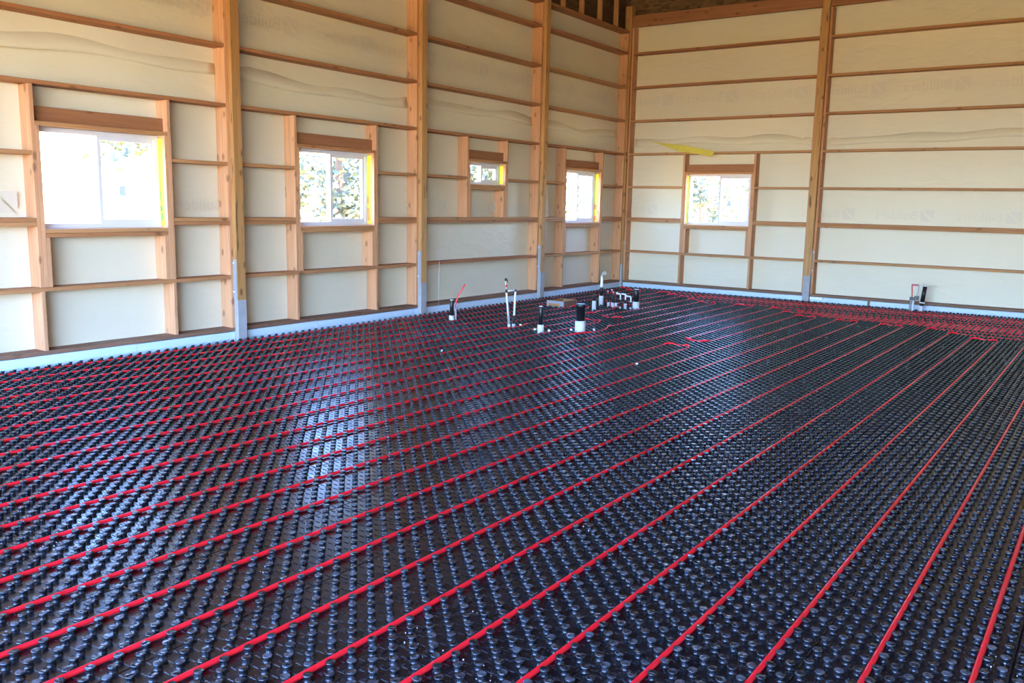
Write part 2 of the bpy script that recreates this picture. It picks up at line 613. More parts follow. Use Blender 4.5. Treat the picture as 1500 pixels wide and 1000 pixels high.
def field_mesh(name, cells):
    bm = bmesh.new()
    for (a, b_) in cells:
        knob_bm(bm, ((a + 0.5) * P, -(b_ + 0.5) * P, 0.0))
    return bm_mesh(bm, name)


def cells_of(na, nb, shift=0):
    return [(a, b_) for a in range(na) for b_ in range(nb) if (a + shift + b_) % 2 == 0]


# places where stubs and the tub box pass through: no knobs there
HOLES = [(0.768, -6.241, .05), (1.733, -6.215, .06), (2.27, -6.34, .055), (2.613, -5.955, .085), (1.592, -3.83, .05), (1.343, -3.173, .05),
         (1.53, -3.22, .07), (1.60, -3.24, .05), (1.755, -3.30, .05), (1.843, -3.30, .05), (1.93, -3.275, .05), (1.986, -3.218, .06)]
BOX_HOLE = (0.72, 1.10, -3.90, -3.42)


def blocked(x, y):
    if BOX_HOLE[0] < x < BOX_HOLE[1] and BOX_HOLE[2] < y < BOX_HOLE[3]:
        return True
    return any((x - hx) ** 2 + (y - hy) ** 2 < (r) ** 2 for hx, hy, r in HOLES)


def pix(p):
    d = Vector(p) - CAM_POS
    z = d.dot(fw)
    return 750 + FPX * d.dot(rt2) / z, 500 - FPX * d.dot(up2) / z, z


panels = []
for k in range(18):
    i0 = 12 * k + 1
    na, sh = 12, 0
    if k == 0:
        i0, na, sh = 2, 11, 1
    n = 1
    first = 12 if k % 2 else 24
    while n < 337:
        nb = first if n == 1 else 24
        nb = min(nb, 337 - n)
        panels.append((i0, n, na, nb, sh))
        n += nb

# the 300 knobs that show largest are objects of their own
near = []
for pi, (i0, n0, na, nb, sh) in enumerate(panels):
    cx, cy = (i0 - .5) * P, -n0 * P
    if math.hypot(cx - CAM_POS.x, cy - CAM_POS.y) > 6.5:
        continue
    for (a, b_) in cells_of(na, nb, sh):
        x, y = cx + (a + .5) * P, cy - (b_ + .5) * P
        u, v, z = pix((x, y, 0.02))
        if z > 0 and -4 < u < 1504 and -4 < v < 1004:
            near.append((z, pi, a, b_))
near.sort()
near = near[:300]
single = {}
for z, pi, a, b_ in near:
    single.setdefault(pi, set()).add((a, b_))

_pm, _fm = {}, {}
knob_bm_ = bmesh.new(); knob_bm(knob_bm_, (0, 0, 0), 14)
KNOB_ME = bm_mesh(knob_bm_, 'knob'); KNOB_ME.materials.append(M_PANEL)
for pi, (i0, n0, na, nb, sh) in enumerate(panels):
    key = (na, nb)
    if key not in _pm:
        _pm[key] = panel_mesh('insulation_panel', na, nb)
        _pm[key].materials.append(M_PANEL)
    o = bpy.data.objects.new('insulation_panel', _pm[key])
    loc = Vector(((i0 - .5) * P, -n0 * P, 0.0))
    link(o, floor)
    o.location = loc - floor.location
    cells = cells_of(na, nb, sh)
    keep = [(a, b_) for (a, b_) in cells if not blocked(loc.x + (a + .5) * P, loc.y - (b_ + .5) * P)]
    mine = single.get(pi)
    if mine:
        for (a, b_) in sorted(mine):
            kb = bpy.data.objects.new('knob', KNOB_ME)
            link(kb, o)
            kb.location = ((a + .5) * P, -(b_ + .5) * P, 0.0)
        rest = [c for c in keep if c not in mine]
        if rest:
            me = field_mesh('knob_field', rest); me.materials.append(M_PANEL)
            fo = mesh_obj('knob_field', me, None, o); tag(fo, kind='stuff')
        continue
    if len(keep) == len(cells):
        fk = (na, nb, sh)
        if fk not in _fm:
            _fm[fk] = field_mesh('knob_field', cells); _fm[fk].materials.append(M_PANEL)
        me = _fm[fk]
    else:
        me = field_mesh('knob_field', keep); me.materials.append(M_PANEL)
    fo = bpy.data.objects.new('knob_field', me)
    link(fo, o); tag(fo, kind='stuff')


# ------------------------------------------------------------------ house wrap on the walls
def lerp_axis(vals, step):
    vals = sorted(set(round(v, 4) for v in vals))
    out = []
    for a, b_ in zip(vals, vals[1:]):
        n = max(1, int(round((b_ - a) / step)))
        out += [a + (b_ - a) * k / n for k in range(n)]
    out.append(vals[-1])
    return out


def hsh(a, b_):
    s = math.sin(a * 12.9898 + b_ * 78.233) * 43758.5453
    return s - math.floor(s)


def wrinkle(u, z, posts, seam):
    """how far the sheet stands off its plane, towards the room"""
    d = 0.004 * math.sin(u * 2.3 + 1.7 * math.sin(z * 1.9)) + 0.003 * math.sin(u * 5.1 + z * 3.3)
    # pulled folds running into the corners of each bay
    for i, p in enumerate(posts):
        du = u - p
        for zc, s in ((0.16, 1), (2.70, 1), (1.36, -1)):
            dz = (z - zc) * s
            for side in (-1, 1):
                e = du * side
                if 0 < e < 0.7 and 0 < dz < 0.55:
                    ang = math.atan2(dz, e)
                    rr = math.hypot(e, dz)
                    if rr > 0.03:
                        d += 0.011 * math.sin(ang * 17 + i * 2.1 + zc * 5) * max(0, 1 - rr / 0.6) * hsh(i, zc + side)
    # the upper sheet laps over the lower one, with a loose hanging edge
    zs = seam + 0.02 * math.sin(u * 1.1) - 0.012 * math.sin(u * 3.7)
    t = (z - zs) / 0.04
    if t > 0:
        d += 0.012 * min(1.0, t) * math.exp(-max(0, z - zs - 0.05) * 5)
    return d


def film(name, wall, u0, u1, z0, z1, wins, posts, seam):
    us = [u0, u1] + [q for w in wins for q in (w['a'], w['b'])]
    zs = [z0, z1] + [q for w in wins for q in (w['sill'], FLAT_LO)]
    us, zs = lerp_axis(us, 0.06), lerp_axis(zs, 0.055)
    v, f, idx = [], [], {}
    for i, u in enumerate(us):
        for j, z in enumerate(zs):
            d = wrinkle(u, z, posts, seam)
            if wall == 'L':
                v.append((-DEPTH - 0.004 + min(d, 0.02), u, z))
            else:
                v.append((u, DEPTH + 0.004 - min(d, 0.02), z))
            idx[i, j] = len(v) - 1
    for i in range(len(us) - 1):
        for j in range(len(zs) - 1):
            uc, zc = (us[i] + us[i + 1]) / 2, (zs[j] + zs[j + 1]) / 2
            if any(w['a'] < uc < w['b'] and w['sill'] < zc < FLAT_LO for w in wins):
                continue
            q = (idx[i, j], idx[i + 1, j], idx[i + 1, j + 1], idx[i, j + 1])
            f.append(q if wall == 'L' else tuple(reversed(q)))
    me = bpy.data.meshes.new(name)
    me.from_pydata(v, [], f)
    for p_ in me.polygons:
        p_.use_smooth = True
    return mesh_obj(name, me, M_FILM)


wl_wins = [WIN[k] for k in (1, 2, 3, 4)]
wb_wins = [WIN[5]]
wall_left = film('wall_left', 'L', ROOM_Y0, DEPTH + 0.004, -0.06, TOPZ + 0.01, wl_wins, LEFT_POSTS + [0.0], 2.89)
tag(wall_left, 'left wall of cream house wrap behind open timber framing', kind='structure')
wall_back = film('wall_back', 'B', -DEPTH - 0.004, ROOM_X1, -0.06, 4.96, wb_wins, [0.0] + BACK_POSTS, 2.74)
tag(wall_back, 'back wall of cream house wrap behind open timber framing', kind='structure')



def lap(wall, u0, u1, seam, par):
    us = lerp_axis([u0, u1], 0.12)
    v, f = [], []
    for u in us:
        zs = seam + 0.03 * math.sin(u * 1.1) - 0.016 * math.sin(u * 3.7)
        for (dz, d) in ((0.0, 0.030 + 0.006 * math.sin(u * 4.3)), (0.05, 0.024), (0.20, -0.012)):
            v.append((-DEPTH + d, u, zs + dz) if wall == 'L' else (u, DEPTH - d, zs + dz))
    for i in range(len(us) - 1):
        for j in range(2):
            a = i * 3 + j
            q = (a, a + 3, a + 4, a + 1)
            f.append(q if wall == 'L' else tuple(reversed(q)))
    me = bpy.data.meshes.new('wrap_lap')
    me.from_pydata(v, [], f)
    for p_ in me.polygons:
        p_.use_smooth = True
    o = mesh_obj('wrap_lap', me, M_FILM, par)
    md = o.modifiers.new('thickness', 'SOLIDIFY'); md.thickness = 0.0015
    return o


_ps = [ROOM_Y0] + LEFT_POSTS + [0.0]
for a_, b2_ in zip(_ps, _ps[1:]):
    lap('L', a_ + 0.10, b2_ - 0.10, 2.87, wall_left)
_ps = [0.0] + BACK_POSTS
for a_, b2_ in zip(_ps, _ps[1:]):
    lap('B', a_ + 0.10, b2_ - 0.10, 2.71, wall_back)

# gable sheathing above the wrap, roof deck, and the two walls out of view with the open door
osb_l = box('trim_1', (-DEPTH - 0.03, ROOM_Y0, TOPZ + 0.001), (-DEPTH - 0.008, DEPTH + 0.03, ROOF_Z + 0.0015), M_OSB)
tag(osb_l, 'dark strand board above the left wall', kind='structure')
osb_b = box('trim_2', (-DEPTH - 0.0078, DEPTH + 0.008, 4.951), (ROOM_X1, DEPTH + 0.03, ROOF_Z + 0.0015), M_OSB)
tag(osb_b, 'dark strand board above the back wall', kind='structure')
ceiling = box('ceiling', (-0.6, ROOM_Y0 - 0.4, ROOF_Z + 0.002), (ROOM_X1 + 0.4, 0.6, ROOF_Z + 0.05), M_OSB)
tag(ceiling, 'strand board roof deck over the barn', kind='structure')


def outer_wall(name, pieces, label):
    bm = bmesh.new()
    for lo, hi in pieces:
        me = box_mesh('t', lo, hi)
        bm.from_mesh(me)
        bpy.data.meshes.remove(me)
    o = mesh_obj(name, bm_mesh(bm, name), M_FILM)
    tag(o, label, kind='structure')
    return o


dx0, dx1, dz0, dz1 = DOOR_FRONT
outer_wall('wall_front', [((-0.2, ROOM_Y0 - 0.2, -0.3), (dx0, ROOM_Y0, ROOF_Z)), ((dx1, ROOM_Y0 - 0.2, -0.3), (ROOM_X1, ROOM_Y0, ROOF_Z)),
                          ((dx0, ROOM_Y0 - 0.2, dz1), (dx1, ROOM_Y0, ROOF_Z))], 'wrapped front wall with the wide open door')
outer_wall('wall_right', [((ROOM_X1, ROOM_Y0 - 0.2, -0.3), (ROOM_X1 + 0.2, 0.2, ROOF_Z))], 'wrapped right wall')


# ------------------------------------------------------------------ framing pieces
def wbox(wall, u0, u1, d0, d1, z0, z1):
    """corner pair for a piece on a wall: u along it, d depth towards the room (0 = girt face)"""
    if wall == 'L':
        return (d0, u0, z0), (d1, u1, z1)
    return (u0, -d1, z0), (u1, -d0, z1)


def wboard(name, wall, u0, u1, d0, d1, z0, z1, mat, **kw):
    lo, hi = wbox(wall, u0, u1, d0, d1, z0, z1)
    return board(name, lo, hi, mat, wall_left if wall == 'L' else wall_back, **kw)


E_ = 0.0008


def post(wall, c, has_bracket=True, ztop=ROOF_Z - 0.02):
    """laminated timber post on a concrete pier with a steel bracket"""
    par = wall_left if wall == 'L' else wall_back
    lo, hi = wbox(wall, c - PW / 2, c + PW / 2, -DEPTH + 0.01, 0.06, 0.452, ztop)
    p = board('post', lo, hi, M_POST, par)

    def sub(name, u0, u1, d0, d1, z0, z1, mat):
        lo, hi = wbox(wall, u0, u1, d0, d1, z0, z1)
        c0 = (Vector(lo) + Vector(hi)) / 2
        me = box_mesh(name, [lo[i] - c0[i] for i in range(3)], [hi[i] - c0[i] for i in range(3)])
        o = mesh_obj(name, me, mat)
        o.parent = p
        o.matrix_parent_inverse = p_inv
        o.location = c0 - parent_world(par)
        return o
    Mw = Matrix.Translation(p.location) @ p.rotation_euler.to_matrix().to_4x4()
    p_inv = Mw.inverted()
    pier = sub('concrete_pier', c - PW / 2, c + PW / 2, -DEPTH + 0.01, 0.06, -0.05, 0.4515, M_CONC)
    s = -1 if wall == 'L' else 1
    a, b_ = sorted((c + s * (PW / 2 + 0.006), c + s * (PW / 2 + 0.0005)))
    br = sub('steel_bracket', a, b_, -0.005, 0.052, 0.452, 0.905, M_STEEL)
    for z in (0.545, 0.865):
        a, b_ = sorted((c + s * (PW / 2 + 0.020), c + s * (PW / 2 + 0.0062)))
        sub('bolt', a, b_, 0.004, 0.020, z - 0.009, z + 0.009, M_BOLT)
    return p


for c in LEFT_POSTS:
    post('L', c)
for c in BACK_POSTS:
    post('B', c)
# corner post
cp = board('post', (-0.11, -0.036, 0.452), (0.034, 0.11, 5.30), M_POST, wall_left)
Mw = Matrix.Translation(cp.location) @ cp.rotation_euler.to_matrix().to_4x4()
for nm, lo, hi, mt in (('concrete_pier', (-0.11, -0.05, -0.05), (0.036, 0.11, 0.4515), M_CONC),
                       ('steel_bracket', (0.0345, -0.02, 0.44), (0.042, 0.045, 0.905), M_STEEL),
                       ('bolt', (0.0425, 0.0, 0.865), (0.052, 0.018, 0.883), M_BOLT)):
    c0 = (Vector(lo) + Vector(hi)) / 2
    o = mesh_obj(nm, box_mesh(nm, [lo[i] - c0[i] for i in range(3)], [hi[i] - c0[i] for i in range(3)]), mt)
    o.parent = cp
    o.matrix_parent_inverse = Mw.inverted()
    o.location = c0


def bay(wall, u0, u1, win=None, levels=range(1, 8), top=True, nails=(True, True), double2=True):
    """one bay between two posts: nailers on the posts, plate, girts and the window framing"""
    a, b_ = u0 + E_, u1 - E_
    # nailers stand on the plate, pieces between the girts
    zlist = [GZ[0] + T / 2] + [GZ[k] for k in levels]
    ztop = TOPZ - 0.06 if wall == 'L' else 4.905
    for side in (0, 1):
        if not nails[side]:
            continue
        q0, q1 = (a, a + T) if side == 0 else (b_ - T, b_)
        wboard('nailer', wall, q0, q1, -DEPTH, -0.001, GZ[0] + T / 2 + E_, ztop, M_PINK)
    a2, b2 = a + (T + E_ if nails[0] else 0), b_ - (T + E_ if nails[1] else 0)
    wboard('bottom_plate', wall, a, b_, -DEPTH, 0.0, GZ[0] - T / 2, GZ[0] + T / 2, M_TREATED)
    if win:
        sa, sb = win['a'], win['b']
    for k in levels:
        z = GZ[k]
        t = T
        dbl = (k == 2)
        lo, hi = z - t / 2, z + t / 2
        spans = [(a2, b2)]
        if win and (k == 3 or (k == 2 and win['low'])):
            spans = [(a2, sa - T - E_), (sb + T + E_, b2)]
        for (p, q) in spans:
            if q - p < 0.02:
                continue
            L = q - p
            sg = random.uniform(-0.006, 0.006) if L > 1.5 else 0
            if dbl:
                wboard('girt', wall, p, q, -DEPTH, 0.0, z + E_, z + T, M_FIR, sag=sg)
                wboard('girt', wall, p, q, -DEPTH, 0.002, z - T, z - E_, M_FIR, sag=sg)
            else:
                wboard('girt', wall, p, q, -DEPTH, random.uniform(-0.004, 0.003), lo, hi, M_FIR, sag=sg)
    if win:
        gtop = GZ[4] - T / 2 - E_
        zl = GZ[1] + T / 2 + E_ if win['low'] else GZ[2] + T + E_
        for (p, q) in ((sa - T, sa), (sb, sb + T)):
            wboard('stud', wall, p, q, -DEPTH, -0.001, zl, gtop, M_PINK)
            if win['low']:
                wboard('stud', wall, p, q, -DEPTH, -0.001, GZ[0] + T / 2 + E_, GZ[1] - T / 2 - E_, M_PINK)
        wboard('header', wall, sa + E_, sb - E_, -DEPTH + 0.005, -0.075, FLAT_HI + E_, HDR_HI, M_HEADER)
        wboard('header_plate', wall, sa + E_, sb - E_, -DEPTH + 0.004, 0.0, FLAT_LO, FLAT_HI, M_FIR)
        # jack studs inside the opening and cripples below the sill
        s = win['sill']
        for (p, q) in ((sa + E_, sa + T), (sb - T, sb - E_)):
            wboard('jack_stud', wall, p, q, -DEPTH + 0.01, -0.001, zl, FLAT_LO - E_, M_PINK)
        c0, c1 = sa + T + E_, sb - T - E_
        for z1 in ((s - T, s), (s - 2 * T - E_, s - T - E_)):
            wboard('window_sill', wall, c0, c1, -DEPTH + 0.003, 0.0, z1[0], z1[1], M_FIR)
        for (p, q) in ((c0, c0 + T), (c1 - T, c1)):
            wboard('cripple_stud', wall, p, q, -DEPTH, -0.001, zl, s - 2 * T - 2 * E_, M_PINK)
    if top:
        if wall == 'L':
            wboard('top_plate', wall, a, b_, -DEPTH, 0.0, TOPZ - 0.055, TOPZ - 0.012, M_HEADER)


hp = PW / 2
lp = LEFT_POSTS
bay('L', ROOM_Y0 + 0.02, lp[0] - hp, None)
bay('L', lp[0] + hp, lp[1] - hp, None)
bay('L', lp[1] + hp, lp[2] - hp, WIN[1])
bay('L', lp[2] + hp, lp[3] - hp, WIN[2])
bay('L', lp[3] + hp, lp[4] - hp, WIN[3])
bay('L', lp[4] + hp, -0.036, WIN[4])
bpz = BACK_POSTS
bay('B', 0.036, bpz[0] - hp, WIN[5])
bay('B', bpz[0] + hp, bpz[1] - hp, None)
bay('B', bpz[1] + hp, bpz[2] - hp, None)

# heavy header beam along the top of the back wall, one length to each bay
for a, b_ in ((0.04, bpz[0] - hp), (bpz[0] + hp, bpz[1] - hp), (bpz[1] + hp, bpz[2] - hp)):
    wboard('header_beam', 'B', a + E_, b_ - E_, -0.06, 0.0, 4.915, 5.125, M_HEADER)
# short webs standing on the left top plate
for y in (-2.34, -1.735, -1.10, -0.50):
    wboard('web_stick', 'L', y - 0.02, y + 0.02, -0.10, -0.012, TOPZ - 0.011, ROOF_Z - 0.02, M_FIR)
for k in range(1, 20):
    y = -2.34 - 0.61 * k
    if all(abs(y - c) > 0.12 for c in LEFT_POSTS) and y > ROOM_Y0 + 0.1:
        wboard('web_stick', 'L', y - 0.02, y + 0.02, -0.10, -0.012, TOPZ - 0.011, ROOF_Z - 0.02, M_FIR)


# ------------------------------------------------------------------ foam boards at the foot of the walls
baseboard_left = empty('baseboard_left', (0.0, -8.0, 0.0))
tag(baseboard_left, 'pale blue foam boards along the foot of the left wall', kind='structure')
baseboard_back = empty('baseboard_back', (5.0, 0.0, 0.0))
tag(baseboard_back, 'pale blue foam boards along the foot of the back wall', kind='structure')


def foam_run(par, wall, cuts, gaps, ztop=GZ[0] - T / 2 - 0.004):
    for a, b_ in zip(cuts, cuts[1:]):
        segs = [(a, b_)]
        for (g0, g1) in gaps:
            ns = []
            for (p, q) in segs:
                if g1 <= p or g0 >= q:
                    ns.append((p, q))
                else:
                    if g0 - p > 0.03: ns.append((p, g0))
                    if q - g1 > 0.03: ns.append((g1, q))
            segs = ns
        for (p, q) in segs:
            dz = random.uniform(-0.006, 0.0)
            dd = random.uniform(-0.004, 0.004)
            lo, hi = wbox(wall, p + 0.002, q - 0.002, -0.045, -0.002 + dd * 0.4, -0.05, ztop + dz)
            box('foam_board', lo, hi, M_XPS, par)


pg = [(c - hp - 0.004, c + hp + 0.004) for c in LEFT_POSTS]
foam_run(baseboard_left, 'L', [-17.5, -15.24, -12.8, -10.36, -7.92, -6.11, -3.6, -1.2, -0.055], pg)
pgb = [(c - hp - 0.004, c + hp + 0.004) for c in BACK_POSTS]
foam_run(baseboard_back, 'B', [0.04, 2.02, 2.55, 3.32, 4.51, 5.25, 5.68, 8.1, 10.5, 11.2], pgb)
# wooden peg and scrap block wedged against the foam
pg1 = board('wooden_peg', (4.665, -0.030, -0.05), (4.70, -0.0035, 0.112 - 0.02), M_TREATED)
tag(pg1, 'short dark wooden peg standing against the blue foam by the back wall', 'peg')
sc1 = box('foam_scrap', (3.71, -0.040, 0.055), (3.93, -0.0035, 0.096), M_SPECK)
tag(sc1, 'small white foam scrap tucked under the plate beside the back post', 'scrap')


# ------------------------------------------------------------------ windows
def window(num, w, panes_dark=False):
    wall, a, b_, s = w['wall'], w['a'] + T + 0.002, w['b'] - T - 0.002, w['sill'] + 0.002
    t = FLAT_LO - 0.002
    mid = (a + b_) / 2
    c = Vector(wbox(wall, mid, mid, -DEPTH, -DEPTH, s, s)[0])
    root = empty('window_%d' % num, c)
    tag(root, w['label'], kind='structure')
    F, D0, D1 = 0.045, -DEPTH - 0.03, -0.120

    def part(name, u0, u1, d0, d1, z0, z1, mat, par=root):
        lo, hi = wbox(wall, u0, u1, d0, d1, z0, z1)
        return box(name, lo, hi, mat, par)
    # outer frame
    part('frame_jamb', a, a + F, D0, D1, s, t, M_VINYL)
    part('frame_jamb', b_ - F, b_, D0, D1, s, t, M_VINYL)
    part('frame_head', a + F, b_ - F, D0, D1, t - F, t, M_VINYL)
    part('frame_sill', a + F, b_ - F, D0, D1, s, s + F, M_VINYL)
    # fixed side and sliding sash (the sash is on the right seen from the room)
    S = 0.038
    lo_, hi_ = s + F, t - F
    if wall == 'L':
        fixed, slide = (a + F, mid), (mid - 0.02, b_ - F)
    else:
        fixed, slide = (a + F, mid), (mid - 0.02, b_ - F)
    fp = part('pane', fixed[0], fixed[1], -DEPTH + 0.010, -DEPTH + 0.014, lo_, hi_, M_GLASS)
    part('mullion', mid - 0.03, mid + 0.03, -DEPTH - 0.01, -DEPTH + 0.02, lo_, hi_, M_VINYL)
    sash = part('sash', slide[0], slide[0] + S, -DEPTH + 0.021, -DEPTH + 0.052, lo_, hi_, M_VINYL)
    part('sash_stile', slide[1] - S, slide[1], -DEPTH + 0.021, -DEPTH + 0.052, lo_, hi_, M_VINYL, sash)
    part('sash_rail', slide[0] + S, slide[1] - S, -DEPTH + 0.021, -DEPTH + 0.052, lo_, lo_ + S, M_VINYL, sash)
    part('sash_rail', slide[0] + S, slide[1] - S, -DEPTH + 0.021, -DEPTH + 0.052, hi_ - S, hi_, M_VINYL, sash)
    part('pane', slide[0] + S, slide[1] - S, -DEPTH + 0.034, -DEPTH + 0.038, lo_ + S, hi_ - S, M_GLASS, sash)
    if w.get('sticker'):
        fu, fz = w['sticker']
        su = slide[0] + (slide[1] - slide[0]) * fu
        sz = lo_ + (hi_ - lo_) * fz
        part('sticker', su - 0.035, su + 0.035, -DEPTH + 0.0385, -DEPTH + 0.040, sz - 0.05, sz + 0.05, M_STICKER, sash)
    # yellow flashing sheet on the jamb, with orange or green print
    u = b_ + 0.0005 if wall == 'L' else a - 0.0015
    u0, u1 = (b_ - 0.0015, b_ + 0.0005) if wall == 'L' else (a - 0.0005, a + 0.0015)
    fl = part('flashing', u0, u1, -0.118, -0.045, s + 0.02, t - 0.03, M_YELLOW)
    p0, p1 = (u0 - 0.0012, u0 - 0.0002) if wall == 'L' else (u1 + 0.0002, u1 + 0.0012)
    H = t - s
    for (z0, z1, d0, d1, mt) in w.get('marks', ()):
        part('flashing_print', p0, p1, d0, d1, s + H * z0, s + H * z1, {'o': M_ORANGE, 'g': M_GREEN}[mt], fl)
    return root


WIN[1].update(label='large bright window nearest the camera in the left wall, trees top right', sticker=(0.42, 0.38),
              marks=((0.08, 0.16, -0.10, -0.075, 'g'), (0.18, 0.24, -0.11, -0.08, 'g'), (0.27, 0.40, -0.105, -0.09, 'g')))
WIN[2].update(label='sliding window in the left wall full of grey green foliage', sticker=(0.45, 0.66),
              marks=((0.06, 0.24, -0.115, -0.06, 'o'), (0.30, 0.40, -0.118, -0.09, 'o')))
WIN[3].update(label='small high window in the left wall')
WIN[4].update(label='sliding window in the left wall beside the corner',
              marks=((0.04, 0.14, -0.117, -0.06, 'o'), (0.26, 0.36, -0.117, -0.055, 'o')))
WIN[5].update(label='sliding window in the back wall', sticker=(0.35, 0.42), marks=((0.10, 0.35, -0.115, -0.10, 'g'),))
for k in (1, 2, 3, 4, 5):
    w = WIN[k]
    window(k, w)
    um = (w['a'] + w['b']) / 2
    zm = (w['sill'] + FLAT_LO) / 2
    if w['wall'] == 'L':
        portal('window_portal', (-DEPTH - 0.1, um, zm), w['b'] - w['a'], FLAT_LO - w['sill'], (1, 0, 0))
    else:
        portal('window_portal', (um, DEPTH + 0.1, zm), w['b'] - w['a'], FLAT_LO - w['sill'], (0, -1, 0))


# ------------------------------------------------------------------ faint print showing through the wrap (mirrored)
def text_mesh(body, size):
    cu = bpy.data.curves.new('t', 'FONT')
    cu.body = body
    cu.size = size
    cu.resolution_u = 2
    ob = bpy.data.objects.new('t', cu)
    COL.objects.link(ob)
    dg = bpy.context.evaluated_depsgraph_get()
    me = bpy.data.meshes.new_from_object(ob.evaluated_get(dg))
    bpy.data.objects.remove(ob)
    bpy.data.curves.remove(cu)
    return me


tm = text_mesh('Builders', 0.20)
bmp = bmesh.new()
bmp.from_mesh(tm)
xs = [v.co.x for v in bmp.verts]
tw = max(xs)
bmesh.ops.translate(bmp, verts=bmp.verts, vec=(0.24, 0, 0))
# the slanting two-part emblem in front of the word
for tri in (((0.0, 0.16), (0.17, 0.16), (0.0, -0.01)), ((0.20, 0.15), (0.20, -0.03), (0.03, -0.03))):
    bmp.faces.new([bmp.verts.new((x, y, 0)) for x, y in tri])
for v in bmp.verts:
    v.co.x = -v.co.x                            # seen from the back of the sheet
PRINT_ME = bm_mesh(bmp, 'wrap_print')
PRINT_ME.materials.append(M_PRINT)


def put_print(wall, u, z, s=1.0):
    span = (u - (tw + 0.26) * s, u + 0.01)
    for w in (wl_wins if wall == 'L' else wb_wins):
        if span[1] > w['a'] - 0.05 and span[0] < w['b'] + 0.05 and w['sill'] - 0.25 < z < FLAT_LO + 0.1:
            return
    o = bpy.data.objects.new('wrap_print', PRINT_ME)
    o.scale = (s, s, s)
    if wall == 'L':
        link(o, wall_left)
        o.rotation_euler = (math.radians(90), 0, math.radians(90))
        o.location = (-DEPTH + 0.019, u, z)
    else:
        link(o, wall_back)
        o.rotation_euler = (math.radians(90), 0, 0)
        o.location = (u, DEPTH - 0.019, z)


for k in range(-4, 8):
    put_print('B', 4.30 + 1.223 * k, 1.46)
    put_print('B', 4.62 + 1.253 * k, 3.50, 1.1)
for k in range(15):
    put_print('L', -0.35 - 1.223 * k, 1.44)
    put_print('L', -0.50 - 1.253 * k, 3.50, 1.1)

# yellow flap of sheeting that has come loose over the fourth girt of the back wall
fv = [(0.393, 2.835, -0.160), (0.709, 2.771, -0.10), (1.184, 2.715, -0.02), (1.60, 2.640, 0.020), (1.831, 2.590, 0.035),
      (1.775, 2.492, 0.050), (1.489, 2.552, 0.030), (1.163, 2.594, 0.012), (0.85, 2.69, -0.07)]
bmf = bmesh.new()
outv = [bmf.verts.new((x, -d, z)) for (x, z, d) in fv]
inv = [bmf.verts.new((x, -d + 0.004, z)) for (x, z, d) in fv]
for q in ((0, 1, 8), (1, 2, 7, 8), (2, 3, 6, 7), (3, 4, 5, 6)):
    bmf.faces.new([outv[k] for k in q])
    bmf.faces.new([inv[k] for k in reversed(q)])
nv = len(fv)
for k in range(nv):
    bmf.faces.new((outv[k], inv[k], inv[(k + 1) % nv], outv[(k + 1) % nv]))
bmesh.ops.recalc_face_normals(bmf, faces=bmf.faces)
flap = mesh_obj('sheeting_flap', bm_mesh(bmf, 'sheeting_flap'), M_FLAP)
tag(flap, 'torn yellow flap of sheeting hanging over a girt above the back wall window', 'sheeting')


# ------------------------------------------------------------------ heating tubes
R_PEX = 0.0102
YE = -17.45
XE = 11.15
HZ = 0.0122
X = lambda m: 0.2286 + 0.3048 * m
Yn = lambda n: -0.0508 * n


def lift(p):
    return p


def tube(pts2, label, group='red heating tubes', rad=0.13, zf=None):
    pts = [Vector((x, y, HZ)) for (x, y) in pts2]
    pts = fillet(pts, rad)
    # the bends ride up over the knobs
    out = []
    for i, p in enumerate(pts):
        z = HZ
        if 0 < i < len(pts) - 1:
            t = (pts[i + 1] - pts[i - 1]).normalized()
            off_axis = min(abs(t.x), abs(t.y))
            short = (pts[i + 1] - pts[i]).length < 0.5 and abs(t.x) > 0.9 and abs(t.y) < 0.2 and False
            z = HZ + 0.018 * min(1.0, off_axis * 3)
        out.append(Vector((p.x, p.y, z)))
    out = subdivide(out, 0.35)
    o = mesh_obj('heating_tube', sweep_mesh('heating_tube', out, R_PEX, 10), M_PEX)
    tag(o, label, 'tube', group)
    return o


tube([(X(0), YE), (X(0), Yn(7)), (XE, Yn(7))], 'red heating tube closest to the left wall, turning along the back wall foam')
tube([(X(1), YE), (X(1), Yn(14)), (X(2), Yn(14)), (X(2), -3.20), (0.715, -3.38), (0.715, -3.95), (X(2), -4.15), (X(2), YE)], 'red heating tube looping back in the corner, second and third runs from left wall')
tube([(1.515, -3.17), (1.40, -2.95), (X(3), -2.70), (X(3), Yn(11)), (XE, Yn(11))], 'red heating tube from the red-tipped stubs to the second lane along back wall', rad=0.2)
tube([(1.60, -3.19), (1.52, -2.95), (X(4), -2.75), (X(4), Yn(16)), (XE, Yn(16))], 'red heating tube from the red-tipped stubs to the third lane along back wall', rad=0.15)
tube([(X(3), YE), (X(3), -3.66), (X(4), -3.66), (X(4), YE)], 'red heating tube loop ending in front of the thin capped stub near the corner')
tube([(X(5), YE), (X(5), -6.55), (1.795, -6.38), (1.795, -6.05), (X(5), -5.85), (X(5), -4.35), (X(5) + 0.06, -4.17), (X(5), -3.95), (X(5), -3.45), (1.70, -3.38), (1.67, -3.1), (X(5), -2.9), (X(5), Yn(20)), (XE, Yn(20))],
     'red heating tube passing left of the white-topped stub cluster, sixth run from left wall', rad=0.07)
tube([(XE, Yn(26)), (X(6), Yn(26)), (X(6), -4.47), (X(7), -4.47), (X(7), Yn(32)), (X(8), Yn(32)), (X(8), -5.32), (2.775, -5.55), (2.79, -5.95), (X(8) + 0.02, -6.30), (X(8), -6.6), (X(8), YE)],
     'red heating tube that jogs round the thick black stub after two loops', rad=0.11)
tube([(X(6), YE), (X(6), -4.92), (X(7), -4.92), (X(7), YE)], 'red heating tube loop ending just behind the thick black stub')
